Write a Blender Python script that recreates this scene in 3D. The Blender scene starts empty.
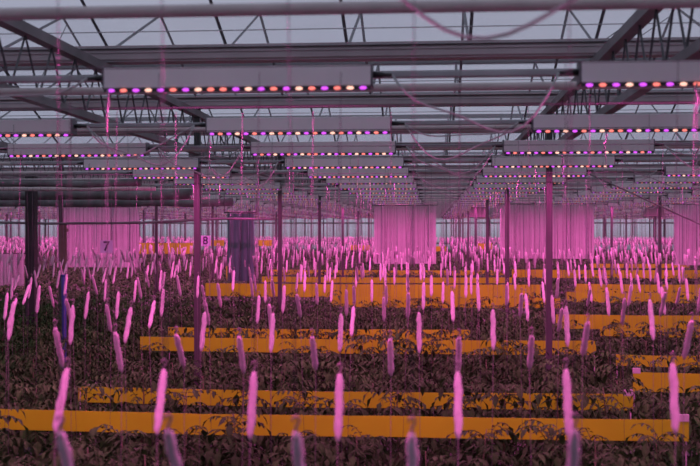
import bpy, math, random
from mathutils import Vector, Matrix

random.seed(7)
R = math.radians
H = 3.2                       # camera height above the floor; all "z" below are relative to it
S = bpy.context.scene
col = S.collection

# ------------------------------------------------------------------ camera, sky, exposure
cam_d = bpy.data.cameras.new('camera')
cam_d.lens = 36.0 * 1000 / 700
cam_d.sensor_width = 36.0
cam_d.clip_end = 400
cam_d.dof.use_dof = True
cam_d.dof.focus_distance = 14.0
cam_d.dof.aperture_fstop = 3.0
cam = bpy.data.objects.new('camera', cam_d)
col.objects.link(cam)
cam.location = (0, 0, H)
cam.rotation_euler = (R(90 - 0.23), 0, R(4.69))
S.camera = cam

world = bpy.data.worlds.new('world')
S.world = world
world.use_nodes = True
wt = world.node_tree
wt.nodes.clear()
wo = wt.nodes.new('ShaderNodeOutputWorld')
wb = wt.nodes.new('ShaderNodeBackground')
wn = wt.nodes.new('ShaderNodeTexNoise')
wn.inputs['Scale'].default_value = 1.6
wn.inputs['Detail'].default_value = 4
wc = wt.nodes.new('ShaderNodeTexCoord')
wr = wt.nodes.new('ShaderNodeValToRGB')
wr.color_ramp.elements[0].position = .3
wr.color_ramp.elements[0].color = (.27, .285, .385, 1)
wr.color_ramp.elements[1].position = .75
wr.color_ramp.elements[1].color = (.36, .37, .46, 1)
wt.links.new(wc.outputs['Generated'], wn.inputs['Vector'])
wt.links.new(wn.outputs['Fac'], wr.inputs['Fac'])
wsep = wt.nodes.new('ShaderNodeSeparateXYZ')
wt.links.new(wc.outputs['Generated'], wsep.inputs[0])
wmr = wt.nodes.new('ShaderNodeMapRange')
wmr.inputs['From Min'].default_value = -.04
wmr.inputs['From Max'].default_value = .0
wt.links.new(wsep.outputs['Z'], wmr.inputs['Value'])
wmx = wt.nodes.new('ShaderNodeMix')
wmx.data_type = 'RGBA'
wmx.inputs['A'].default_value = (.03, .03, .035, 1)      # dark ground outside, below the horizon
wt.links.new(wmr.outputs['Result'], wmx.inputs['Factor'])
wt.links.new(wr.outputs['Color'], wmx.inputs['B'])
wt.links.new(wmx.outputs['Result'], wb.inputs['Color'])
wb.inputs['Strength'].default_value = 1.17
wt.links.new(wb.outputs[0], wo.inputs[0])

S.view_settings.view_transform = 'Standard'
S.view_settings.look = 'None'
S.view_settings.gamma = 1
S.view_settings.use_curve_mapping = False
S.view_settings.exposure = 0.0
LAMP_W = 36.0
LAMP_COL = (1.0, .085, .50)
S.cycles.transparent_max_bounces = 24
S.cycles.max_bounces = 5

# ------------------------------------------------------------------ helpers
def mat(name, rgb, rough=.6, metal=0.0, noise=0.0, scale=8.0, rand=0.0, emit=None, estr=0):
    m = bpy.data.materials.new(name)
    m.use_nodes = True
    nt = m.node_tree
    b = nt.nodes['Principled BSDF']
    b.inputs['Roughness'].default_value = rough
    b.inputs['Metallic'].default_value = metal
    b.inputs['Base Color'].default_value = (*rgb, 1)
    src = None
    if noise > 0:
        tc = nt.nodes.new('ShaderNodeTexCoord')
        n = nt.nodes.new('ShaderNodeTexNoise')
        n.inputs['Scale'].default_value = scale
        n.inputs['Detail'].default_value = 5
        r = nt.nodes.new('ShaderNodeValToRGB')
        r.color_ramp.elements[0].position = .3
        r.color_ramp.elements[1].position = .7
        r.color_ramp.elements[0].color = (*[c * (1 - noise) for c in rgb], 1)
        r.color_ramp.elements[1].color = (*[min(1, c * (1 + noise)) for c in rgb], 1)
        nt.links.new(tc.outputs['Object'], n.inputs['Vector'])
        nt.links.new(n.outputs['Fac'], r.inputs['Fac'])
        src = r.outputs['Color']
        nt.links.new(src, b.inputs['Base Color'])
    if rand > 0:
        oi = nt.nodes.new('ShaderNodeObjectInfo')
        mr = nt.nodes.new('ShaderNodeMapRange')
        mr.inputs['To Min'].default_value = 1 - rand
        mr.inputs['To Max'].default_value = 1 + rand
        hs = nt.nodes.new('ShaderNodeHueSaturation')
        hs.inputs['Color'].default_value = (*rgb, 1)
        nt.links.new(oi.outputs['Random'], mr.inputs['Value'])
        nt.links.new(mr.outputs['Result'], hs.inputs['Value'])
        if src is not None:
            nt.links.new(src, hs.inputs['Color'])
        nt.links.new(hs.outputs['Color'], b.inputs['Base Color'])
    if emit:
        b.inputs['Emission Color'].default_value = (*emit, 1)
        b.inputs['Emission Strength'].default_value = estr
        m.cycles.emission_sampling = 'NONE'
    return m

M = {}
M['house'] = mat('painted_housing', (.88, .82, .84), .45, 0, .05, 3)
M['housecap'] = mat('end_cap_plastic', (.16, .15, .17), .5)
M['strip'] = mat('led_channel', (.05, .045, .055), .5)
M['black'] = mat('black_rubber', (.02, .02, .022), .5)
M['cable'] = mat('pale_cable', (.50, .49, .50), .5)
M['rail'] = mat('galvanised_rail', (.42, .42, .44), .5, .3, .15, 5)
M['tube'] = mat('white_painted_tube', (.66, .58, .57), .4, 0, .12, 4)
M['steel'] = mat('dull_steel', (.20, .19, .20), .6, .2, .25, 3)
M['gutter'] = mat('gutter_aluminium', (.46, .39, .41), .55, .1, .15, 2)
M['bar'] = mat('glazing_bar_dark', (.10, .10, .11), .6)
M['post'] = mat('post_paint', (.065, .07, .07), .5, .1, .2, 3)
M['darkpost'] = mat('dark_post_paint', (.035, .03, .035), .6, 0, .2, 4)
M['wood'] = mat('pale_brown_board', (.20, .13, .11), .7, 0, .25, 9)
M['twine'] = mat('wound_pale_twine', (.58, .51, .58), .8, 0, .10, 60, .10)
M['string'] = mat('crop_string', (.13, .125, .13), .8)
M['cord'] = mat('pale_cord', (.30, .28, .30), .7)
M['hookwire'] = mat('hook_wire', (.22, .20, .21), .4, .4)
M['yellow'] = mat('yellow_sticky_film', (.42, .58, .006), .5, 0, .10, 1.7)
M['whitecard'] = mat('white_roll_end', (.50, .47, .50), .6)
M['leaf'] = mat('tomato_leaf', (.029, .086, .018), .7, 0, .45, 7, .30)
M['leaf'].node_tree.nodes['Principled BSDF'].inputs['Specular IOR Level'].default_value = .2
M['stem'] = mat('tomato_stem', (.10, .11, .05), .6)
M['floor'] = mat('ground_cloth', (.10, .095, .10), .9, 0, .3, 3)
M['curtain'] = mat('white_woven_plastic', (.55, .51, .56), .6, 0, .08, 2)
M['greypanel'] = mat('grey_sheet', (.10, .19, .19), .5, .1, .15, 2)
M['screen'] = mat('rolled_screen_cloth', (.20, .20, .20), .85, 0, .35, 4)
M['sign'] = mat('sign_board', (.42, .46, .58), .5, 0, .06, 8)
M['ink'] = mat('sign_ink', (.02, .02, .05), .6)
M['blue'] = mat('blue_plastic', (.04, .07, .27), .5)
M['fan'] = mat('hood_sheet_metal', (.20, .19, .19), .5, .2, .15, 5)
M['d_violet'] = mat('violet_diode', (.3, .1, .4), .3, emit=(.75, .09, 1.0), estr=1.25)
M['d_red'] = mat('red_diode', (.5, .2, .2), .3, emit=(1.0, .20, .16), estr=1.35)
M['d_peach'] = mat('peach_diode', (.6, .4, .3), .3, emit=(1.0, .52, .40), estr=1.5)

gm = bpy.data.materials.new('greenhouse_glass')
gm.use_nodes = True
gt = gm.node_tree
gt.nodes.clear()
go = gt.nodes.new('ShaderNodeOutputMaterial')
g_t = gt.nodes.new('ShaderNodeBsdfTransparent')
g_t.inputs[0].default_value = (.985, .988, .99, 1)
g_d = gt.nodes.new('ShaderNodeBsdfTranslucent')
g_d.inputs[0].default_value = (.88, .89, .92, 1)
g_g = gt.nodes.new('ShaderNodeBsdfGlossy')
g_g.inputs['Roughness'].default_value = .12
g_g.inputs['Color'].default_value = (.8, .8, .85, 1)
m1 = gt.nodes.new('ShaderNodeMixShader')
m2 = gt.nodes.new('ShaderNodeMixShader')
gn = gt.nodes.new('ShaderNodeTexNoise')
gn.inputs['Scale'].default_value = 1.3
gn.inputs['Detail'].default_value = 6
gmr = gt.nodes.new('ShaderNodeMapRange')
gmr.inputs['To Min'].default_value = .02
gmr.inputs['To Max'].default_value = .16
gtc = gt.nodes.new('ShaderNodeTexCoord')
gt.links.new(gtc.outputs['Object'], gn.inputs['Vector'])
gt.links.new(gn.outputs['Fac'], gmr.inputs['Value'])
gt.links.new(gmr.outputs['Result'], m1.inputs['Fac'])
gt.links.new(g_t.outputs[0], m1.inputs[1])
gt.links.new(g_d.outputs[0], m1.inputs[2])
m2.inputs['Fac'].default_value = .02
gt.links.new(m1.outputs[0], m2.inputs[1])
gt.links.new(g_g.outputs[0], m2.inputs[2])
gt.links.new(m2.outputs[0], go.inputs[0])
M['glass'] = gm


class MB:
    """collects vertices and faces, builds ONE mesh"""
    def __init__(s):
        s.v, s.f, s.mi, s.sm = [], [], [], []

    def add(s, vs, fs, mi=0, smooth=False):
        o = len(s.v)
        s.v += [tuple(v) for v in vs]
        s.f += [tuple(i + o for i in f) for f in fs]
        s.mi += [mi] * len(fs)
        s.sm += [smooth] * len(fs)
        return s

    def box(s, x0, x1, y0, y1, z0, z1, mi=0, bev=0.0):
        if bev <= 0:
            vs = [(x, y, z) for z in (z0, z1) for y in (y0, y1) for x in (x0, x1)]
            fs = [(0, 2, 3, 1), (4, 5, 7, 6), (0, 1, 5, 4), (2, 6, 7, 3), (0, 4, 6, 2), (1, 3, 7, 5)]
            return s.add(vs, fs, mi)
        # long edges along X chamfered
        b = bev
        prof = [(y0 + b, z0), (y1 - b, z0), (y1, z0 + b), (y1, z1 - b), (y1 - b, z1), (y0 + b, z1), (y0, z1 - b), (y0, z0 + b)]
        n = len(prof)
        vs = [(x0, *p) for p in prof] + [(x1, *p) for p in prof]
        fs = [(i, i + n, (i + 1) % n + n, (i + 1) % n) for i in range(n)]
        fs += [tuple(range(n)), tuple(range(2 * n - 1, n - 1, -1))]
        return s.add(vs, fs, mi)

    def tube(s, pts, r, n=8, mi=0, caps=True, smooth=True):
        pts = [Vector(p) for p in pts]
        rs = r if isinstance(r, (list, tuple)) else [r] * len(pts)
        vs, fs = [], []
        up = None
        for i, p in enumerate(pts):
            d = (pts[min(i + 1, len(pts) - 1)] - pts[max(i - 1, 0)]).normalized()
            if up is None:
                up = Vector((0, 0, 1)) if abs(d.z) < .9 else Vector((0, 1, 0))
            a = d.cross(up).normalized()
            b = a.cross(d).normalized()
            up = b
            for k in range(n):
                t = 2 * math.pi * k / n
                vs.append(p + (a * math.cos(t) + b * math.sin(t)) * rs[i])
        for i in range(len(pts) - 1):
            for k in range(n):
                k2 = (k + 1) % n
                fs.append((i * n + k, i * n + k2, (i + 1) * n + k2, (i + 1) * n + k))
        s.add(vs, fs, mi, smooth)
        if caps:
            o = len(s.v) - len(vs)
            s.f += [tuple(o + k for k in range(n - 1, -1, -1)), tuple(o + (len(pts) - 1) * n + k for k in range(n))]
            s.mi += [mi, mi]
            s.sm += [False, False]
        return s

    def mesh(s, name, mats):
        me = bpy.data.meshes.new(name)
        me.from_pydata(s.v, [], s.f)
        for m in (mats if isinstance(mats, (list, tuple)) else [mats]):
            me.materials.append(m)
        me.polygons.foreach_set('material_index', s.mi)
        me.polygons.foreach_set('use_smooth', s.sm)
        me.update()
        return me


def ob(name, me, parent=None, loc=(0, 0, 0), rot=(0, 0, 0)):
    o = bpy.data.objects.new(name, me)
    col.objects.link(o)
    o.location = loc
    o.rotation_euler = rot
    if parent:
        o.parent = parent
    return o


def tag(o, label=None, cat=None, group=None, kind=None):
    if label: o['label'] = label
    if cat: o['category'] = cat
    if group: o['group'] = group
    if kind: o['kind'] = kind
    return o


def copy_tree(o, parent=None):
    c = o.copy()
    col.objects.link(c)
    if parent: c.parent = parent
    for ch in o.children:
        copy_tree(ch, c)
    return c


ORD = ['nearest', 'second nearest', 'third', 'fourth', 'fifth', 'sixth', 'seventh', 'eighth', 'ninth', 'tenth', 'eleventh', 'twelfth',
       'thirteenth', 'fourteenth', 'fifteenth', 'sixteenth', 'seventeenth', 'eighteenth', 'nineteenth', 'twentieth', 'twenty-first',
       'twenty-second', 'twenty-third', 'twenty-fourth', 'twenty-fifth', 'twenty-sixth', 'twenty-seventh', 'twenty-eighth',
       'twenty-ninth', 'thirtieth'] + ['thirty-' + w for w in ('first', 'second', 'third', 'fourth', 'fifth', 'sixth', 'seventh', 'eighth', 'ninth')]
NTH = ['first', 'second'] + ORD[2:]

def px_of(X, Y):
    a = R(4.69)
    d = -X * math.sin(a) * -1 if False else (X * -math.sin(a) + Y * math.cos(a))
    r = X * math.cos(a) + Y * math.sin(a)
    return 350 + 1000 * r / max(d, .01)

def X_at(px, Y):
    return Y * math.tan(math.atan((px - 350) / 1000) - R(4.69))


# ------------------------------------------------------------------ setting: floor, roof, walls
XL, XR, Y0, Y1 = -36.0, 24.0, -14.0, 70.6
ZG = 1.37                       # underside of gutters
RIDGE = ZG + .12 + .63
tag(ob('floor', MB().box(XL, XR, Y0 - 4, Y1, -.1, 0).mesh('floor', M['floor'])), kind='structure')

BX = [1.29 + 3.95 * k for k in range(-9, 6)]          # lines of posts and girders
BX = [x for x in BX if XL < x < XR]
GY = [8.1 + 3.1 * k for k in range(-8, 21)]           # gutters
GY = [y for y in GY if Y0 < y < Y1]

def roof_slope(ya, za, yb, zb):
    c = tag(ob('ceiling', MB().add([(XL, ya, za + H), (XR, ya, za + H), (XR, yb, zb + H), (XL, yb, zb + H)], [(0, 1, 2, 3)]).mesh('roof_glass', M['glass'])), kind='structure')
    return c
barmesh = {}
for gi, gy in enumerate(GY):
    for (ya, za, yb, zb) in ((gy - 1.55, RIDGE, gy, ZG + .12), (gy, ZG + .12, gy + 1.55, RIDGE)):
        c = roof_slope(ya, za, yb, zb)
        n0 = -22 if gy > 20 else (-14 if gy > 10 else -8)
        n1 = 16 if gy > 20 else 8
        for k in range(n0, n1):
            x = 1.29 + .9875 * k
            key = (za > zb)
            if key not in barmesh:
                b = MB()
                b.tube([(0, -.775, (za - zb) / 2), (0, .775, (zb - za) / 2)], .0135, 4, smooth=False)
                barmesh[key] = b.mesh('glazing_bar', M['bar'])
            ob('glazing_bar', barmesh[key], c, (x, (ya + yb) / 2, (za + zb) / 2 + H - .02))
        if gy < 30 and za > zb:
            for k in range(-12, 6):
                x = 1.29 + 1.975 * k
                if (k % 3 == 0):
                    ob('brace_rod', MB().tube([(x, yb, zb - .04 + H), (x + .99, ya + .1, za - .08 + H)], .004, 5).mesh('brace_rod', M['bar']), c)
ridge_me = MB().box(XL, XR, -.03, .03, -.03, .04).mesh('ridge', M['bar'])
for gi, gy in enumerate(GY):
    tag(ob('roof_ridge', ridge_me, None, (0, gy + 1.55, RIDGE + H)), 'dark thin ridge beam at the peak of a glass roof span', 'roof beam', 'ridge beams of the glass roof')

# gutters run across the picture
gme = MB().box(XL, XR, -.09, .09, 0, .11, 0, .02).box(XL, XR, -.12, .12, .11, .125).box(XL, XR, -.10, -.092, .07, .082).mesh('gutter', M['gutter'])
vis = 0
for gy in GY:
    g = ob('roof_gutter', gme, None, (0, gy, ZG + H))
    if gy > 7:
        tag(g, f'mauve grey roof gutter spanning the house, {ORD[vis]} one in view' if vis < 8 else 'distant mauve grey roof gutter high above the grow lights', 'gutter', None if vis < 8 else 'far roof gutters')
        vis += 1
    else:
        tag(g, 'roof gutter overhead in front of the nearest grow light row', 'gutter', 'overhead gutters')

# far, left and right glass walls
def glass_wall(name, fn, length, zt, cell):
    w = tag(ob(name, MB().add([fn(0, 0), fn(length, 0), fn(length, zt), fn(0, zt)], [(0, 1, 2, 3)]).mesh(name, M['glass'])), kind='structure')
    f = MB()
    k = 0
    while k * cell <= length:
        f.tube([fn(k * cell, 0), fn(k * cell, zt)], .035 if k % 4 else .07, 4, smooth=False)
        k += 1
    for z in (.9, 2.2, H + .42, zt):
        f.tube([fn(0, z), fn(length, z)], .05, 4, smooth=False)
    ob('wall_frame', f.mesh('wall_frame', M['post']), w)
    return w
ww = glass_wall('wall_back', lambda a, z: (XL + a, Y1, z), XR - XL, H + 1.05, 1.0)
ob('gable_board', MB().box(XL, XR, Y1 - .05, Y1 + .05, H + 1.05, H + 2.3).mesh('gable_board', mat('gable_board', (.06, .05, .07), .8, 0, .3, 1)), ww)
tag(ob('wall_front_sky_block', MB().box(XL, XR, Y0 - .1, Y0, 0, H + 2.1).mesh('wall_front_sky_block', mat('sky_block_panel', (.20, .19, .20), .8, 0, .1, 1))), kind='structure')  # unseen opaque wall behind the camera, added to cut low sky light
glass_wall('wall_left', lambda a, z: (XL, Y0 + a, z), Y1 - Y0, H + 1.4, 2.0)
glass_wall('wall_right', lambda a, z: (XR, Y0 + a, z), Y1 - Y0, H + 1.4, 2.0)

# ------------------------------------------------------------------ posts and lattice girders
pmesh = MB().box(-.033, .033, -.033, .033, 0, ZG + H).mesh('post_shaft', M['post'])
fmesh = MB().box(-.10, .10, -.10, .10, 0, .02).mesh('foot_plate', M['steel'])
cmesh = MB().box(-.09, .09, -.05, .05, H + .80, H + .86).mesh('bracket', M['steel'])
def post_proto():
    p = ob('support_post', None)
    ob('shaft', pmesh, p); ob('foot_plate', fmesh, p); ob('bracket', cmesh, p)
    return p
proto = post_proto()
first = True
named = {(-1, 0): 'slim grey roof post beside the white board marked 8',
         (0, 0): 'slim grey roof post in front of the right-hand white curtain',
         (-1, 1): 'grey roof post behind the post marked 8, second along that line',
         (0, 1): 'grey roof post standing at the left edge of the right-hand curtain',
         (-2, 1): 'grey roof post carrying a pale brown board at far left',
         (-2, 2): 'roof post right of the board marked 7',
         (0, -1): 'slim grey roof post at the very right edge of the picture'}
for x in BX:
    for k in range(0, 11):
        y = 11.2 + 6.2 * k
        if y < 4 or y > Y1 - .3: continue
        q = px_of(x, y)
        if q < -30 or q > 730: continue
        p = proto if first else copy_tree(proto)
        first = False
        p.location = (x, y, 0)
        lab = named.get((round((x - 1.29) / 3.95), k))
        if lab:
            tag(p, lab, 'post')
        else:
            g = 'posts in the line starting %.0f m %s of the camera' % (abs(x), 'left' if x < 0 else 'right')
            side = 'left part' if x < -2.7 else ('middle' if x < 1.4 else 'right part')
            tag(p, f'distant roof post among the hooks in the {side} of the house', 'post', f'distant posts in the {side}')

def web_mesh(n, pitch, z0, z1):
    b = MB()
    for i in range(n):
        y = i * pitch
        b.tube([(0, y, z0), (0, y + pitch / 2, z1), (0, y + pitch, z0)], .008, 5, smooth=False)
    return b.mesh('lattice_web', M['bar'])
seg = 73.0
wm = web_mesh(int(seg / .46), .46, .90, 1.27)
tc = MB().box(-.042, .042, 0, seg, 1.27, 1.34).mesh('top_chord', M['steel'])
bc = MB().box(-.036, .036, 0, seg, .845, .90).mesh('bottom_chord', M['steel'])
names = {-1: 'long lattice girder running away above the left post line', 0: 'long lattice girder running away above the right post line',
         -2: 'lattice girder over the left aisle, second left of the middle', 1: 'lattice girder over the right-hand crop block'}
for x in BX:
    t = ob('lattice_girder', None, None, (x, -2.6, H))
    ob('top_chord', tc, t); ob('bottom_chord', bc, t); ob('web', wm, t)
    n = names.get(round((x - 1.29) / 3.95))
    if n: tag(t, n, 'roof truss')
    else:
        sd = 'left' if x < 0 else 'right'
        tag(t, f'distant lattice girder at the far {sd} of the glass roof', 'roof truss', f'far {sd} girders')

# ------------------------------------------------------------------ grow lights
ROWS = [2.65, 4.62, 6.76, 8.65] + [10.55 + 1.9 * k for k in range(0, 30)]
ROWS = [y for y in ROWS if y < 66]
ZB = .651
housing = MB().box(0, 1.25, -.05, .05, .005, .105, 0, .005)
# shallow seam line and screw bosses
housing.box(.02, 1.23, -.0515, -.05, .098, .101)
house_me = housing.mesh('housing', M['house'])
cap_me = MB().box(-.008, .0, -.052, .052, .004, .110, 0, .006).mesh('end_cap', M['housecap'])
lip_me = MB().box(0, 1.25, -.0505, -.038, -.012, .005).box(0, 1.25, .038, .05, .003, .005).mesh('led_channel', M['strip'])
def diode_verts(b, cx, mi=0, f=1.0):
    # small rounded lens set in the front lip, facing forward and down
    w, d, h = .0175 * f, .009 * f, .0088 * f
    vs, fs = [], []
    n = 10
    for ring, (k, off) in enumerate(((1.0, 0), (.85, .6), (.45, .95))):
        for i in range(n):
            t = 2 * math.pi * i / n
            vs.append((cx + w * k * math.cos(t), -.0495 - d * off, -.001 + h * k * math.sin(t) - .003 * off - .003))
    for r_ in range(2):
        for i in range(n):
            j = (i + 1) % n
            fs.append((r_ * n + i, r_ * n + j, (r_ + 1) * n + j, (r_ + 1) * n + i))
    fs.append(tuple(2 * n + i for i in range(n)))
    b.add(vs, fs, mi, True)
PAT = [0, 1, 0, 2, 0, 1, 0, 2, 1, 0, 2, 0, 1, 0, 2, 1, 0, 2, 0, 1, 0, 2]
PAT2 = [0, 1, 0, 2, 0, 1, 0, 2, 1, 1, 0, 2, 0, 1, 0, 2, 1, 0, 1, 2, 0, 1]
ND = 21
def diode_x(i): return .035 + i * (1.18 / (ND - 1))
dm = [M['d_violet'], M['d_red'], M['d_peach']]
arrs = []
for P in (PAT, PAT2):
    b = MB()
    for i in range(ND): diode_verts(b, diode_x(i), P[i], .62)
    arrs.append(b.mesh('led_array', dm))
single = []
for c_ in range(3):
    b = MB(); diode_verts(b, 0); single.append(b.mesh('diode', dm[c_]))
con_me = MB().tube([(1.258, 0, .062), (1.30, 0, .062), (1.31, 0, .062), (1.345, 0, .060)], [.014, .014, .009, .007], 8).mesh('connector', M['black'])
con2_me = MB().tube([(-.008, 0, .062), (-.05, 0, .062), (-.06, 0, .062), (-.095, 0, .060)], [.014, .014, .009, .007], 8).mesh('connector', M['black'])
def cable(s, seed):
    rr = random.Random(seed)
    b = MB()
    pts = []
    xa, xb = 1.345, 2.105
    for i in range(15):
        t = i / 14
        sg = 4 * t * (1 - t)
        pts.append((xa + (xb - xa) * t, -.02 * sg + .01 * math.sin(9 * t + seed), .060 - s * sg * (1 + .35 * math.sin(5 * t + seed))))
    return b.tube(pts, .0056, 6).mesh('power_cable', M['cable'])
cables = [cable(s, i) for i, s in enumerate((.17, .24, .12, .30, .20))]
cable_end = MB().tube([(1.345, 0, .06), (1.40, .01, .05), (1.43, .07, .07), (1.44, .08, .12)], .006, 6).mesh('power_cable', M['cable'])
lamp_d = bpy.data.lights.new('grow_light', 'AREA')
lamp_d.shape = 'RECTANGLE'
lamp_d.size = 1.18
lamp_d.size_y = .06
lamp_d.energy = LAMP_W
lamp_d.color = LAMP_COL

def make_fixture(detail, variant, last=False):
    t = ob('grow_light', None)
    ob('housing', house_me, t)
    ob('end_cap', cap_me, t); ob('end_cap', cap_me, t, (1.258, 0, 0))
    ch = ob('led_channel', lip_me, t)
    if detail:
        P = (PAT, PAT2)[variant]
        for i in range(ND):
            d = ob('diode', single[P[i]], ch, (diode_x(i), 0, 0))
            if detail == 2: d.scale = (.72, 1, .72)
            d['label'] = ('violet diode', 'red diode', 'peach white diode')[P[i]]
    else:
        ob('led_array', arrs[variant], ch)
    ob('connector', con_me, t); ob('connector', con2_me, t)
    l = bpy.data.objects.new('light', lamp_d)
    col.objects.link(l); l.parent = t; l.location = (.625, 0, .002)
    return t

COLN = {-1: 'left column beside the left post line', 0: 'middle column', 1: 'column just right of the middle', 2: 'second column right of the middle'}
nf = 0
far = MB()
far_lamps = []
Hd = {}
order = [(ri, c) for ri in range(len(ROWS)) for c in range(-1, 11)] + [(ri, c) for ri in range(len(ROWS)) for c in range(-2, -15, -1)]
for ri, c in order:
        y = ROWS[ri]
        vr = ri - 1
        x0 = -1.53 + 2.2 * c
        if c < -1 and y < 21: continue
        a, b_ = px_of(x0, max(y, 1)), px_of(x0 + 1.25, max(y, 1))
        lim = 130 if y < 12 else 60
        if y > 3 and (b_ < -lim or a > 700 + lim): continue
        if y < 3 and c not in (-1, 0, 1, 2): continue
        if x0 < XL + .5 or x0 + 1.5 > XR: continue
        jx = 0 if vr < 2 else random.uniform(-.05, .03)
        if c == 1 and vr == 2: jx = -.06
        var = (ri + c) % 2
        nf += 1
        if nf > 300:
            far.add([(vx + x0 + jx, vy + y, vz + ZB + H) for vx, vy, vz in housing.v], housing.f, 0)
            far.box(x0 + jx, x0 + jx + 1.25, y - .05, y - .038, ZB + H - .012, ZB + H + .012, 1)
            for i in range(0, ND):
                far.box(x0 + jx + diode_x(i) - .010, x0 + jx + diode_x(i) + .010, y - .055, y - .05, ZB + H - .005, ZB + H + .005, 2 + PAT[i])
            far_lamps.append((x0 + jx + .625, y, ZB + H + .002))
            continue
        detail = (1 if vr <= 4 else 2) if (0 <= vr <= 9 and c >= -1) else 0
        key = (detail, var)
        if key not in Hd:
            t = Hd[key] = make_fixture(detail, var)
        else:
            t = copy_tree(Hd[key])
        t.location = (x0 + jx, y, ZB + H)
        if y < 15:
            nxt_ok = (c + 1 not in (-4, -3, -2)) 
            cb = ob('power_cable', cables[(ri * 3 + c) % 5] if nxt_ok else cable_end, t)
        side = COLN.get(c) or (f'{NTH[c-1]} column right of the middle' if c > 2 else 'block beyond the left aisle')
        if vr < 0:
            tag(t, 'white bar grow light overhead, nearer than the front visible row', 'grow light', 'overhead grow lights')
        elif c >= -1 and vr < 14:
            tag(t, f'white grow light bar, {ORD[vr]} row, {side}', 'grow light')
        elif c >= -1:
            tag(t, f'distant white bar grow light high in the {side}', 'grow light', f'distant grow lights in the {side}')
        else:
            tag(t, 'distant grow light beyond the aisle at far left', 'grow light', 'grow lights beyond the left aisle')
print('fixtures', nf)
fo = ob('far_grow_light', far.mesh('far_lights', [M['house'], M['strip']] + dm))
tag(fo, 'mass of tiny grow lights far away beyond the aisle and near the end wall', 'grow lights', kind='stuff')
for p in far_lamps:
    l = bpy.data.objects.new('light', lamp_d)
    col.objects.link(l); l.parent = fo; l.location = p

# carrying rails and painted tubes, one pair per row of lights
rail_me = MB().box(-4.6, 21, -.022, .022, .012, .042, 0, .004).mesh('rail', M['rail'])
tube_me = MB().tube([(-12, 0, 0), (21, 0, 0)], .0225, 12).mesh('tube', M['tube'])
tube_near = tube_me
for ri, y in enumerate(ROWS):
    vr = ri - 1
    if y > 0:
        o = ob('light_rail', rail_me, None, (0, y + .078, ZB + .045 + H))
        if 0 <= vr < 12: tag(o, f'grey steel rail carrying the {ORD[vr]} row of grow lights', 'rail')
        else: tag(o, 'distant grey steel rail carrying a row of grow lights', 'rail', 'other light rails')
        o = ob('heating_tube', tube_me, None, (0, y + .80, .765 + H))
        if -1 <= vr < 12: tag(o, f'pale pinkish tube crossing behind the {ORD[vr]} row of grow lights' if vr >= 0 else 'thick pale tube crossing along the top edge of the picture', 'pipe')
        else: tag(o, 'distant pale tube crossing between grow light rows', 'pipe', 'other overhead tubes')

# cords hanging from the lights, lit where they pass the diodes
def cord_mesh(seed, r=.0055):
    rr = random.Random(seed)
    pts = [(0, 0, 0)]
    z = 0
    for i in range(14):
        z -= .03 if i < 4 else .10
        pts.append((rr.uniform(-.008, .008) if i < 6 else 0, 0, z))
    return MB().tube(pts, [r * (1 if i < 5 else .3) for i in range(len(pts))], 6).mesh('cord', M['cord'])
cords = [cord_mesh(i) for i in range(4)]
for ri, y in enumerate(ROWS[1:13]):
    for ci, X in enumerate((-1.505, 1.17 - .035 * ri if ri < 4 else 1.05)):
        o = ob('hanging_cord', cords[(ri + ci) % 4], None, (X, y - .075, ZB - .004 + H))
        tag(o, f'pale cord hanging below the {ORD[ri]} grow light row, ' + ('left end of the middle column' if ci == 0 else 'right of the middle column'), 'cord')

# ------------------------------------------------------------------ trellis wires and string hooks
HROW = [2.44, 3.63, 4.85] + [6.01 + 1.19 * k for k in range(0, 52)]
wire_me = MB().tube([(-32, 0, 0), (21, 0, 0)], .0025, 4).mesh('wire', M['bar'])
for k, y in enumerate(HROW[:10]):
    o = ob('trellis_wire', wire_me, None, (0, y + .02, .60 + H))
    tag(o, f'thin steel trellis wire over the {ORD[k]} line of string hooks', 'wire')

def roll_mesh(seed):
    rr = random.Random(seed)
    b = MB()
    n = 12
    pts, rs = [], []
    L = .245
    for i in range(n):
        t = i / (n - 1)
        pts.append((rr.uniform(-.002, .002), 0, -t * L))
        e = min(1, .45 + 5 * t) * min(1, .35 + 5 * (1 - t))
        rs.append(.0145 * e * rr.uniform(.93, 1.07))
    b.tube(pts, rs, 9)
    return b.mesh('twine_roll', M['twine'])
rolls = [roll_mesh(i) for i in range(5)]
hb = MB()
hp = [(0, 0, -.02), (0, 0, .012), (.006, 0, .020), (.008, 0, .031), (.001, 0, .040), (-.007, 0, .034), (-.007, 0, .026)]
hb.tube(hp, .0038, 6)
hook_me = hb.mesh('wire_hook', M['hookwire'])
up_me = MB().tube([(0, 0, .05), (0, 0, 1.10)], .0014, 4).mesh('string', M['string'])
dn_me = MB().tube([(0, 0, 0), (0, 0, -.90)], .0013, 4).mesh('string', M['string'])
def make_hook(lean, rv):
    t = ob('string_hook', None)
    r = ob('twine_roll', rolls[rv], t, (0, 0, 0), (-lean, 0, 0))
    ob('wire_hook', hook_me, t, (0, 0, 0), (0, 0, .4))
    ob('string', up_me, t)
    L = .245
    ob('string', dn_me, t, (0, -math.sin(lean) * L, -math.cos(lean) * L))
    return t
FIX = {0: [(60, 436), (168, 433), (296, 433), (412, 432), (575, 426)],
       1: [(67, 372), (164, 372), (254, 373), (340, 374), (458, 371), (566, 367), (673, 360)],
       2: [(55, 330), (115, 334), (176, 336), (239, 337), (312, 337), (390, 338), (459, 336), (532, 334), (588, 320), (692, 318)],
       3: [(14, 304), (73, 307), (131, 309), (205, 313), (273, 314), (341, 314), (419, 312), (493, 309), (566, 305), (650, 298)]}
protos = {}
LEAN = R(23)
n_ind = 0
fb = MB()      # all the hooks too far away to tell apart
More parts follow.
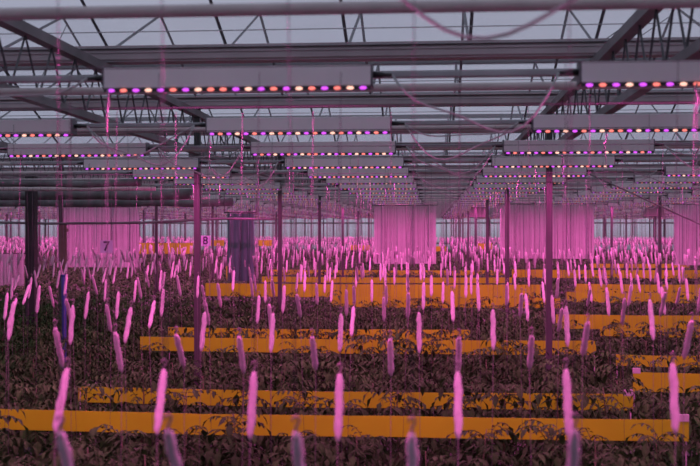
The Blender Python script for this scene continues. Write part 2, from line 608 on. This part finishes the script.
for k, y in enumerate(HROW):
    toward = (k % 2 == 1)
    lst = []
    if k in FIX:
        for px, py in FIX[k]:
            lst.append((X_at(px, y), -(py - 229) / 1000 * y * 1.003))
        if k == 1: lst.append((X_at(-35, y), -.5)); lst.append((X_at(790, y), -.47))
    else:
        xa, xb = X_at(-25, y), X_at(725, y)
        x = math.floor(xa / .4) * .4 + (k * .13) % .4
        while x < xb:
            lst.append((x + random.uniform(-.09, .09), -.50 + random.uniform(-.07, .06)))
            x += .37 if k < 9 else .33
    lst.sort()
    inframe = 0
    for (x, z) in lst:
        base = LEAN if toward else -LEAN * 1.5
        lean = base + random.uniform(-.16, .16)
        if k > 3 and random.random() < (.10 if toward else (.2 if k < 8 else .6)): lean = -lean
        rv = random.randrange(5)
        q = px_of(x, y)
        if n_ind < 300 and y < 40:
            n_ind += 1
            key = (round(lean / .12), rv)
            if key not in protos:
                t = protos[key] = make_hook(key[0] * .12, rv)
            else:
                t = copy_tree(protos[key])
            t.location = (x, y, z + H)
            t.rotation_euler = (0, random.uniform(-.04, .04) if k > 3 else random.uniform(-.02, .02), 0)
            if 0 <= q <= 700:
                inframe += 1
                tag(t, f'twine roll on a string, {NTH[inframe-1]} from left in the {ORD[k]} hook line', 'string hook', f'string hooks in the {ORD[k]} line')
            else:
                tag(t, f'twine roll just past the edge of the {ORD[k]} hook line', 'string hook', f'string hooks in the {ORD[k]} line')
        else:
            L = .245
            s_, c_ = math.sin(lean), math.cos(lean)
            sx = random.uniform(-.02, .02)
            p0 = Vector((x, y, z + H)); p1 = Vector((x + sx, y - s_ * L, z + H - c_ * L))
            fb.tube([p0, p0 + (p1 - p0) * .12, p1], [.010, .019, .016], 5, 0, True)
            if k < 40:
                fb.tube([(x, y, .6 + H), (x, y, z + H)], .0022, 3, 1, False, False)
                fb.tube([tuple(p1), (p1.x, p1.y, H - 1.4)], .0022, 3, 1, False, False)
print('hooks', n_ind)
o = ob('string_hook_mass', fb.mesh('far_hooks', [M['twine'], M['string']]))
tag(o, 'hundreds of small pink-lit twine rolls on strings filling the distance', 'string hooks', kind='stuff')

# ------------------------------------------------------------------ tomato crop
def leaflet(b, p, d, up, L, W):
    s = d.cross(up)
    if s.length < 1e-4: s = Vector((1, 0, 0))
    s.normalize()
    n = s.cross(d).normalized()
    tip = p + d * L - n * L * .18
    m1 = p + d * L * .38
    m2 = p + d * L * .72 - n * L * .06
    vs = [p, m1 + s * W * .5 + n * W * .18, m1, m1 - s * W * .5 + n * W * .18, m2 + s * W * .34 + n * W * .08, m2, m2 - s * W * .34 + n * W * .08, tip]
    b.add(vs, [(0, 1, 2), (0, 2, 3), (1, 4, 5, 2), (2, 5, 6, 3), (4, 7, 5), (5, 7, 6)], 0)

def leaf(b, base, az, el, L, rr, pairs=4):
    d = Vector((math.cos(az) * math.cos(el), math.sin(az) * math.cos(el), math.sin(el)))
    p = base.copy()
    pts = [p.copy()]
    n = pairs + 1
    for i in range(n):
        p = p + d * (L / n)
        d = (d + Vector((0, 0, -.30 - .06 * i))).normalized()
        pts.append(p.copy())
        side = d.cross(Vector((0, 0, 1)))
        if side.length < .01: side = Vector((1, 0, 0))
        side.normalize()
        if i < n - 1:
            sz = L * rr.uniform(.20, .32)
            for sg in (-1, 1):
                dd = (side * sg + d * .45 + Vector((0, 0, -.35 + rr.uniform(-.25, .25)))).normalized()
                leaflet(b, p, dd, Vector((0, 0, 1)), sz, sz * .44)
        else:
            leaflet(b, p, d, side.cross(d), L * .36, L * .2)
    b.tube(pts, [.0045] + [.003] * (len(pts) - 1), 3, 0, False)

TOP = 1.80     # top of the crop above the floor
def plant_meshes(seed):
    rr = random.Random(seed)
    b = MB()
    n = 42
    for i in range(n):
        t = i / (n - 1)
        z = .95 + (TOP - .95) * t ** .8 - .04
        L = .42 - .20 * t + rr.uniform(-.04, .06)
        az = i * 2.39996 + rr.uniform(-.4, .4)
        el = R(rr.uniform(5, 45) + 25 * t)
        leaf(b, Vector((rr.uniform(-.05, .05), rr.uniform(-.05, .05), z)), az, el, L, rr, 4)
    fol = b.mesh('foliage', M['leaf'])
    pts = [(0, 0, 0)] + [(rr.uniform(-.02, .02), rr.uniform(-.02, .02), z) for z in (.4, .8, 1.2, 1.6)] + [(0, 0, TOP)]
    st = MB().tube(pts, [.011, .011, .010, .009, .007, .003], 5).mesh('stem', M['stem'])
    return fol, st
PM = [plant_meshes(s) for s in range(6)]
CROWS = [5.61 + 1.19 * k for k in range(0, 54)]
CROWS = [y for y in CROWS if y < Y1 - .8]
def make_plant(i):
    t = ob('tomato_plant', None)
    ob('foliage', PM[i][0], t); ob('stem', PM[i][1], t)
    return t
PP = {}
# stretches where the crop in front of a band has been cut lower
LOWZ = [(6, 7.3, 30, 215), (6, 7.3, 255, 440), (6, 7.3, 600, 720), (10.5, 12.1, 150, 330), (14.5, 15.7, 550, 720), (19.4, 22.7, 190, 560), (20, 25, 570, 760), (8.5, 9.7, 625, 720)]
npl = 0
fp = MB()
for k, y in enumerate(CROWS):
    xa, xb = X_at(-60, y), X_at(760, y)
    sp = .42
    x = xa
    while x < xb:
        xx = x + random.uniform(-.08, .08)
        dy = random.uniform(-.12, .12)
        q = px_of(xx, y)
        lo, hi = .985, 1.10
        for (ya_, yb_, pa_, pb_) in LOWZ:
            if ya_ <= y <= yb_ and pa_ < q < pb_: lo, hi = .93, 1.01
        if lo > .95 and (7.5 < y < 8.5 or 11 < y < 13.5): lo, hi = 1.0, 1.14
        dz = random.uniform(lo, hi)
        if npl < 300:
            i = random.randrange(6)
            if i not in PP: t = PP[i] = make_plant(i)
            else: t = copy_tree(PP[i])
            t.location = (xx, y + dy, 0)
            t.rotation_euler = (0, 0, random.uniform(0, 6.28))
            t.scale = (1, 1, dz)
            tag(t, f'leafy dark green tomato plant in the {ORD[k]} crop row', 'plant', f'tomato plants in the {ORD[k]} crop row')
            npl += 1
        else:
            rr = random
            nl = 46 if y < 40 else 22
            sz = .13 if y < 40 else .20
            for _ in range(nl):
                a = rr.uniform(0, 6.28); r_ = .38 * math.sqrt(rr.random())
                z = TOP * dz - .03 - abs(rr.gauss(0, .22)) - r_ * r_ * .6
                p = Vector((xx + r_ * math.cos(a), y + dy + r_ * math.sin(a), z))
                d = Vector((math.cos(a), math.sin(a), rr.uniform(-1.1, .3))).normalized()
                s = d.cross(Vector((0, 0, 1))).normalized()
                n_ = s.cross(d)
                fp.add([p, p + d * sz * .45 + s * sz * .28 + n_ * .02, p + d * sz * .45 - s * sz * .28 + n_ * .02, p + d * sz - n_ * .02], [(0, 1, 2), (1, 3, 2)], 0)
        x += sp
print('plants', npl, 'last row', k)
o = ob('far_crop', fp.mesh('far_crop', M['leaf']))
tag(o, 'dense low tomato crop stretching to the far end wall', 'plants', kind='stuff')

# ------------------------------------------------------------------ yellow sticky bands
def band(y, px0, px1, pt, pb, label, cards=(0, 0), pt1=None):
    """a strip of film standing on edge across the rows; px/pt in picture pixels give its ends, top and bottom"""
    x0, x1 = X_at(px0, y), X_at(px1, y)
    zt, zb = -(pt - 229) / 1000 * y, -(pb - 229) / 1000 * y
    t = ob('sticky_band', None, None, ((x0 + x1) / 2, y, H + zb))
    hw = (x1 - x0) / 2
    hh = zt - zb
    b = MB()
    n = max(4, int(hw * 2 / .35))
    rr = random.Random(int(px0 * 7 + pt))
    vs, fs = [], []
    for i in range(n + 1):
        x = -hw + 2 * hw * i / n
        wv = .010 * math.sin(x * 2.1) + rr.uniform(-.004, .004)
        sag = -.012 * (1 - (x / hw) ** 2) + rr.uniform(-.003, .003)
        vs += [(x, wv - .002, sag), (x, wv - .002, hh + sag), (x, wv + .002, hh + sag), (x, wv + .002, sag)]
    for i in range(n):
        a = i * 4
        fs += [(a, a + 4, a + 5, a + 1), (a + 1, a + 5, a + 6, a + 2), (a + 2, a + 6, a + 7, a + 3), (a + 3, a + 7, a + 4, a)]
    fs += [(0, 1, 2, 3), (n * 4 + 3, n * 4 + 2, n * 4 + 1, n * 4)]
    b.add(vs, fs)
    ob('film', b.mesh('film', M['yellow']), t)
    for sg, on in ((-1, cards[0]), (1, cards[1])):
        if on:
            xx = sg * hw
            ob('roll_end', MB().box(min(xx, xx - sg * .07), max(xx, xx - sg * .07), -.012, .012, hh - .015, hh + .035).mesh('roll_end', M['whitecard']), t)
        ob('stake', MB().tube([(sg * (hw - .015), .012, -(H + zb)), (sg * (hw - .015), .012, hh)], .006, 6).mesh('stake', M['steel']), t)
    tag(t, label, 'sticky trap')
    return t
band(7.40, -70, 689, 415, 436, 'long yellow sticky band nearest the camera, crossing almost the whole crop', (0, 1))
band(8.58, 78, 633, 391, 407, 'second yellow sticky band, half hidden by leaves just behind the nearest band', (0, 1))
band(10.95, 616, 780, 352, 363, 'leaf-covered yellow sticky band just behind the short one with the white end tag')
band(9.75, 633, 780, 369, 388, 'short yellow sticky band with a white end tag at the right', (1, 0))
band(12.15, 140, 596, 339, 353, 'yellow sticky band in mid crop, clear at its left end, third from the camera')
band(13.35, 168, 470, 329, 340, 'leaf-covered yellow sticky band directly behind the third band')
band(14.5, 600, 780, 326, 334, 'leaf-covered yellow sticky band at the right, mid crop')
band(15.75, 556, 760, 313, 327, 'bright yellow sticky band at the right behind the mid crop rows')
band(19.25, 330, 560, 297, 307, 'leaf-covered yellow sticky band in front of the wide bright one')
band(22.8, 205, 541, 284, 297, 'wide bright yellow sticky band in the middle, beyond the mid crop')
band(21.6, 566, 760, 291, 301, 'yellow sticky band at the right level with the wide bright one')
band(25.2, 575, 740, 283, 291, 'slim yellow sticky band right of the roof post, farther back')
band(24.0, 262, 512, 277, 282.5, 'thin yellow sticky band right behind the wide bright one')
band(30.0, 512, 715, 269, 277, 'long thin yellow sticky band far back at the right')
band(33.0, 270, 505, 270, 275, 'thin yellow sticky band far back in the middle')
band(36.0, 590, 690, 263, 267, 'short thin yellow sticky band farthest back at the right')
band(33.0, 136, 193, 243, 254, 'raised yellow band far back, left of the roof post marked 8')
band(35.0, 208, 224, 240, 246, 'tiny raised yellow band between the board marked 8 and the grey sheet')
band(35.6, 258, 272, 240, 246, 'tiny raised yellow band just right of the grey sheet')
band(30.5, 64, 132, 256, 264, 'raised yellow band far back below the board marked 7')
band(27.0, -10, 20, 274, 281, 'short yellow band at the far left edge of the crop')
band(29.5, 226, 232, 266, 281, 'small upright yellow card in front of the grey sheet')
band(38.0, 350, 372, 245, 250, 'tiny raised yellow band left of the middle white curtain')
band(38.6, 430, 446, 246, 251, 'tiny raised yellow band right of the middle white curtain')
band(34.0, 478, 492, 243, 249, 'tiny raised yellow band left of the right-hand white curtain')

# ------------------------------------------------------------------ white curtains and sheets
def curtain(name, x0, y0, x1, y1, zt, zb, m, label, cat, folds=7, amp=.014):
    t = ob(name, None, None, ((x0 + x1) / 2, (y0 + y1) / 2, H + zt))
    d = Vector((x1 - x0, y1 - y0, 0)); L = d.length; d.normalize()
    nrm = Vector((-d.y, d.x, 0))
    n = folds * 8
    front, back = [], []
    rr = random.Random(int(x0 * 100))
    ph = [rr.uniform(0, 6) for _ in range(4)]
    for i in range(n + 1):
        s = -L / 2 + L * i / n
        u = i / n * folds * 2 * math.pi
        w = amp * (math.sin(u + ph[0]) * .6 + math.sin(u * .43 + ph[1]) * .5) 
        if (i % (8 * 2)) in (0,): w += .02
        for arr, off in ((front, 0), (back, .006)):
            p = d * s + nrm * (w + off)
            arr.append((p.x, p.y))
    vs, fs = [], []
    for j, z in enumerate((0, zb - zt)):
        vs += [(*p, z) for p in front]
    for j, z in enumerate((0, zb - zt)):
        vs += [(*p, z) for p in back]
    N = n + 1
    for i in range(n):
        fs += [(i, i + N, i + N + 1, i + 1), (2 * N + i, 2 * N + i + 1, 3 * N + i + 1, 3 * N + i),
               (i, i + 1, 2 * N + i + 1, 2 * N + i), (N + i, 3 * N + i, 3 * N + i + 1, N + i + 1)]
    fs += [(0, 2 * N, 3 * N, N), (n, N + n, 3 * N + n, 2 * N + n)]
    ob('sheet', MB().add(vs, fs, 0, False).mesh('sheet', m), t)
    a, b_ = d * (-L / 2 - .05), d * (L / 2 + .05)
    ob('curtain_rod', MB().tube([(a.x, a.y, .02), (b_.x, b_.y, .02)], .014, 8).mesh('curtain_rod', M['bar']), t)
    bt = MB()
    for i in range(folds // 2 + 1):
        s = -L / 2 + L * (i + .5) / (folds // 2 + 1)
        p = d * s
        bt.tube([(p.x, p.y - .12, 0), (p.x, p.y - .12, zb - zt)], .007, 5)
    ob('seam', bt.mesh('seam', M['greypanel']), t)
    for p in (a, b_):
        ob('hanger', MB().tube([(p.x, p.y, .0), (p.x, p.y, .84 - zt)], .008, 5).mesh('hanger', M['steel']), t)
    tag(t, label, cat)
    return t
curtain('white_curtain', X_at(374, 27.35), 27.35, X_at(436, 27.35), 27.35, .63, -.95, M['curtain'], 'white hanging plastic curtain in the middle, lit pink across its lower half', 'curtain')
curtain('white_curtain', X_at(500, 27.5), 27.5, X_at(594, 27.2), 27.2, .66, -.80, M['curtain'], 'wide white hanging curtain at the right, pink-lit, behind the slim roof post', 'curtain', 11)
curtain('white_curtain', X_at(57, 25.5), 25.5, X_at(139, 25.5), 25.5, .56, -1.0, M['curtain'], 'white hanging curtain at the left behind the board marked 7', 'curtain', 9)
curtain('white_curtain', X_at(674, 25.5), 25.5, X_at(760, 25.5), 25.5, .6, -.9, M['curtain'], 'white hanging curtain cut off by the right picture edge', 'curtain', 11)
curtain('grey_sheet', X_at(227, 17.95), 17.95, X_at(254, 17.95), 17.95, .28, -.95, M['greypanel'], 'narrow grey sheet hanging right of the post marked 8', 'sheet', 4, .015)
curtain('white_curtain', X_at(-12, 24), 24, X_at(24, 24), 24, -.62, -1.4, M['curtain'], 'low pale sheet at the far left edge under the dark post', 'sheet', 5, .01)

# ------------------------------------------------------------------ left aisle: pipes, rolled screens, dark post, board
def rolled(y, z, r, label, x0=-15, x1=-3.9):
    b = MB()
    pts = [(x0 + (x1 - x0) * i / 14, .03 * math.sin(i * 1.7), .015 * math.sin(i * 2.3)) for i in range(15)]
    t = ob('rolled_screen', b.tube(pts, [r * (1 + .12 * math.sin(i * 2.9)) for i in range(15)], 10).mesh('roll', M['screen']), None, (0, y, H + z))
    return tag(t, label, 'rolled screen')
rolled(13.2, .62, .05, 'dark rolled screen cloth high at the left, the nearest of three')
rolled(16.0, .56, .085, 'thick dark rolled screen cloth high at the left, middle of three')
rolled(19.4, .52, .08, 'dark rolled screen cloth at the left, lowest of three')
tag(ob('overhead_pipe', MB().tube([(-13, 0, .03), (-9.6, 0, .0), (-8.3, 0, .0), (-6.7, 0, -.035), (-5, 0, -.02), (-3.6, 0, .05), (-2.7, 0, .04)], .022, 8).mesh('pipe', M['steel']), None, (0, 17.1, H + .13)), 'thin dark sagging pipe crossing in front of the left curtain', 'pipe')
tag(ob('overhead_pipe', MB().tube([(-14, 0, 0), (-4.1, 0, 0)], .03, 8).mesh('pipe', M['tube']), None, (0, 14.6, H + .60)), 'pale pipe between the rolled screens at the left', 'pipe')
tag(ob('overhead_pipe', MB().tube([(-14, 0, 0), (-4.1, 0, 0)], .03, 8).mesh('pipe', M['tube']), None, (0, 18.1, H + .57)), 'pale pipe just above the lowest rolled screen at the left', 'pipe')

xb_ = X_at(31.5, 15.5)
t = ob('dark_post', None, None, (xb_, 15.5, 0))
ob('shaft', MB().box(-.075, .075, -.07, .07, 0, H + .84).mesh('shaft', M['darkpost']), t)
ob('foot_plate', MB().box(-.13, .13, -.13, .13, 0, .025).mesh('foot', M['darkpost']), t)
tag(t, 'thick black square post near the left picture edge', 'post')
xw = X_at(64, 17.2)
t = ob('brown_board', None, None, (xw, 17.15, H - .85))
ob('board', MB().box(-.06, .06, -.02, .02, 0, .95).mesh('board', M['wood']), t)
ob('batten', MB().box(-.08, .08, .02, .05, .80, .86).mesh('batten', M['wood']), t)
ob('stake', MB().box(-.02, .02, .02, .05, -(H - .85), .80).mesh('stake', M['wood']), t)
tag(t, 'pale brown upright board fixed beside the left roof post', 'board')
t = ob('blue_tub', None, None, (X_at(64, 12.5), 12.5, 0))
b = MB()
b.tube([(0, 0, 0), (0, 0, H - 1.0), (0, 0, H - .62), (0, 0, H - .60)], [.03, .03, .042, .03], 10)
ob('body', b.mesh('body', M['blue']), t)
ob('rim', MB().tube([(0, 0, H - .61), (0, 0, H - .585)], .046, 10).mesh('rim', M['blue']), t)
t.name = 'blue_tube'
tag(t, 'upright blue plastic tube among the leaves at the left', 'tube')

# number boards
def sign(name, ch, px, py, y, w, h, label, round_=False):
    x, z = X_at(px, y), -(py - 229) / 1000 * y
    t = ob(name, None, None, (x, y, H + z))
    b = MB()
    if round_:
        b.tube([(0, -.004, 0), (0, .004, 0)], w / 2, 20, smooth=False)
    else:
        b.box(-w / 2, w / 2, -.004, .004, -h / 2, h / 2)
    ob('board', b.mesh('board', M['sign']), t)
    cu = bpy.data.curves.new('digit', 'FONT')
    cu.body = ch
    cu.size = h * 1.05
    cu.align_x = 'CENTER'; cu.align_y = 'CENTER'
    cu.extrude = .001
    cu.offset = h * .018
    tmp = bpy.data.objects.new('digit_tmp', cu)
    col.objects.link(tmp)
    dg = bpy.context.evaluated_depsgraph_get()
    me = bpy.data.meshes.new_from_object(tmp.evaluated_get(dg))
    bpy.data.objects.remove(tmp)
    me.materials.clear(); me.materials.append(M['ink'])
    ob('digit', me, t, (0, -.006, -.0), (R(90), 0, 0))
    hb_ = MB()
    for sx in (-w * .38, w * .38):
        hb_.tube([(sx, .006, h * .4), (sx, .006, .60 - z)], .003, 4)
    ob('hanging_wire', hb_.mesh('hanging_wire', M['string']), t)
    tag(t, label, 'sign')
    return t
sign('row_sign', '7', 106.5, 247, HROW[8], .155, .155, 'small pale square board with a dark 7 hanging at the left')
sign('row_sign', '8', 205.5, 241, HROW[9], .14, .14, 'small pale board with a dark 8 hanging right of the roof post')

# tapered hoods under the roof
def hood(px, w, zt, zb, label):
    y = 30.6
    x = X_at(px, y)
    t = ob('air_hood', None, None, (x, y, H + zb))
    h = zt - zb
    a, c = w * .36, w * .5
    vs = [(-c, -.25, 0), (c, -.25, 0), (c, .25, 0), (-c, .25, 0), (-a, -.18, h), (a, -.18, h), (a, .18, h), (-a, .18, h)]
    fs = [(0, 1, 5, 4), (1, 2, 6, 5), (2, 3, 7, 6), (3, 0, 4, 7), (4, 5, 6, 7)]
    ob('hood', MB().add(vs, fs).mesh('hood', M['fan']), t)
    ob('rim', MB().tube([(-c, -.25, 0), (c, -.25, 0), (c, .25, 0), (-c, .25, 0), (-c, -.25, 0)], .012, 5).mesh('rim', M['fan']), t)
    for sx in (-a, a):
        ob('hanger', MB().tube([(sx, 0, h), (sx, 0, .84 - zb)], .008, 5).mesh('hanger', M['steel']), t)
    tag(t, label, 'hood')
hood(478.5, .56, .74, .36, 'pale tapered hood hanging under the lights between the two middle curtains')
hood(654, .58, .70, .38, 'grey tapered hood hanging under the lights at the right, above a post')

# steel diagonal brace at the right
p0 = Vector((X_at(583, 14.0), 14.0, H + .80)); p1 = Vector((X_at(735, 14.0), 14.0, H - .10))
p0.z = H + (229 - 172) / 1000 * 14; p1.z = H + (229 - 240) / 1000 * 14
tag(ob('diagonal_brace', MB().tube([p0, p1], .012, 6).mesh('brace', M['steel'])), 'thin steel brace slanting down to the right edge of the picture', 'brace')

# thin screen support wires just under the glass
sw_me = MB().tube([(-20, 0, 0), (16, 0, 0)], .0035, 4).mesh('wire', M['rail'])
for k in range(14):
    tag(ob('screen_wire', sw_me, None, (0, 4.9 + .62 * k, H + 1.36 + .004 * (k % 3))), 'thin pale wire stretched crosswise just under the glass roof', 'wire', 'screen support wires under the roof')
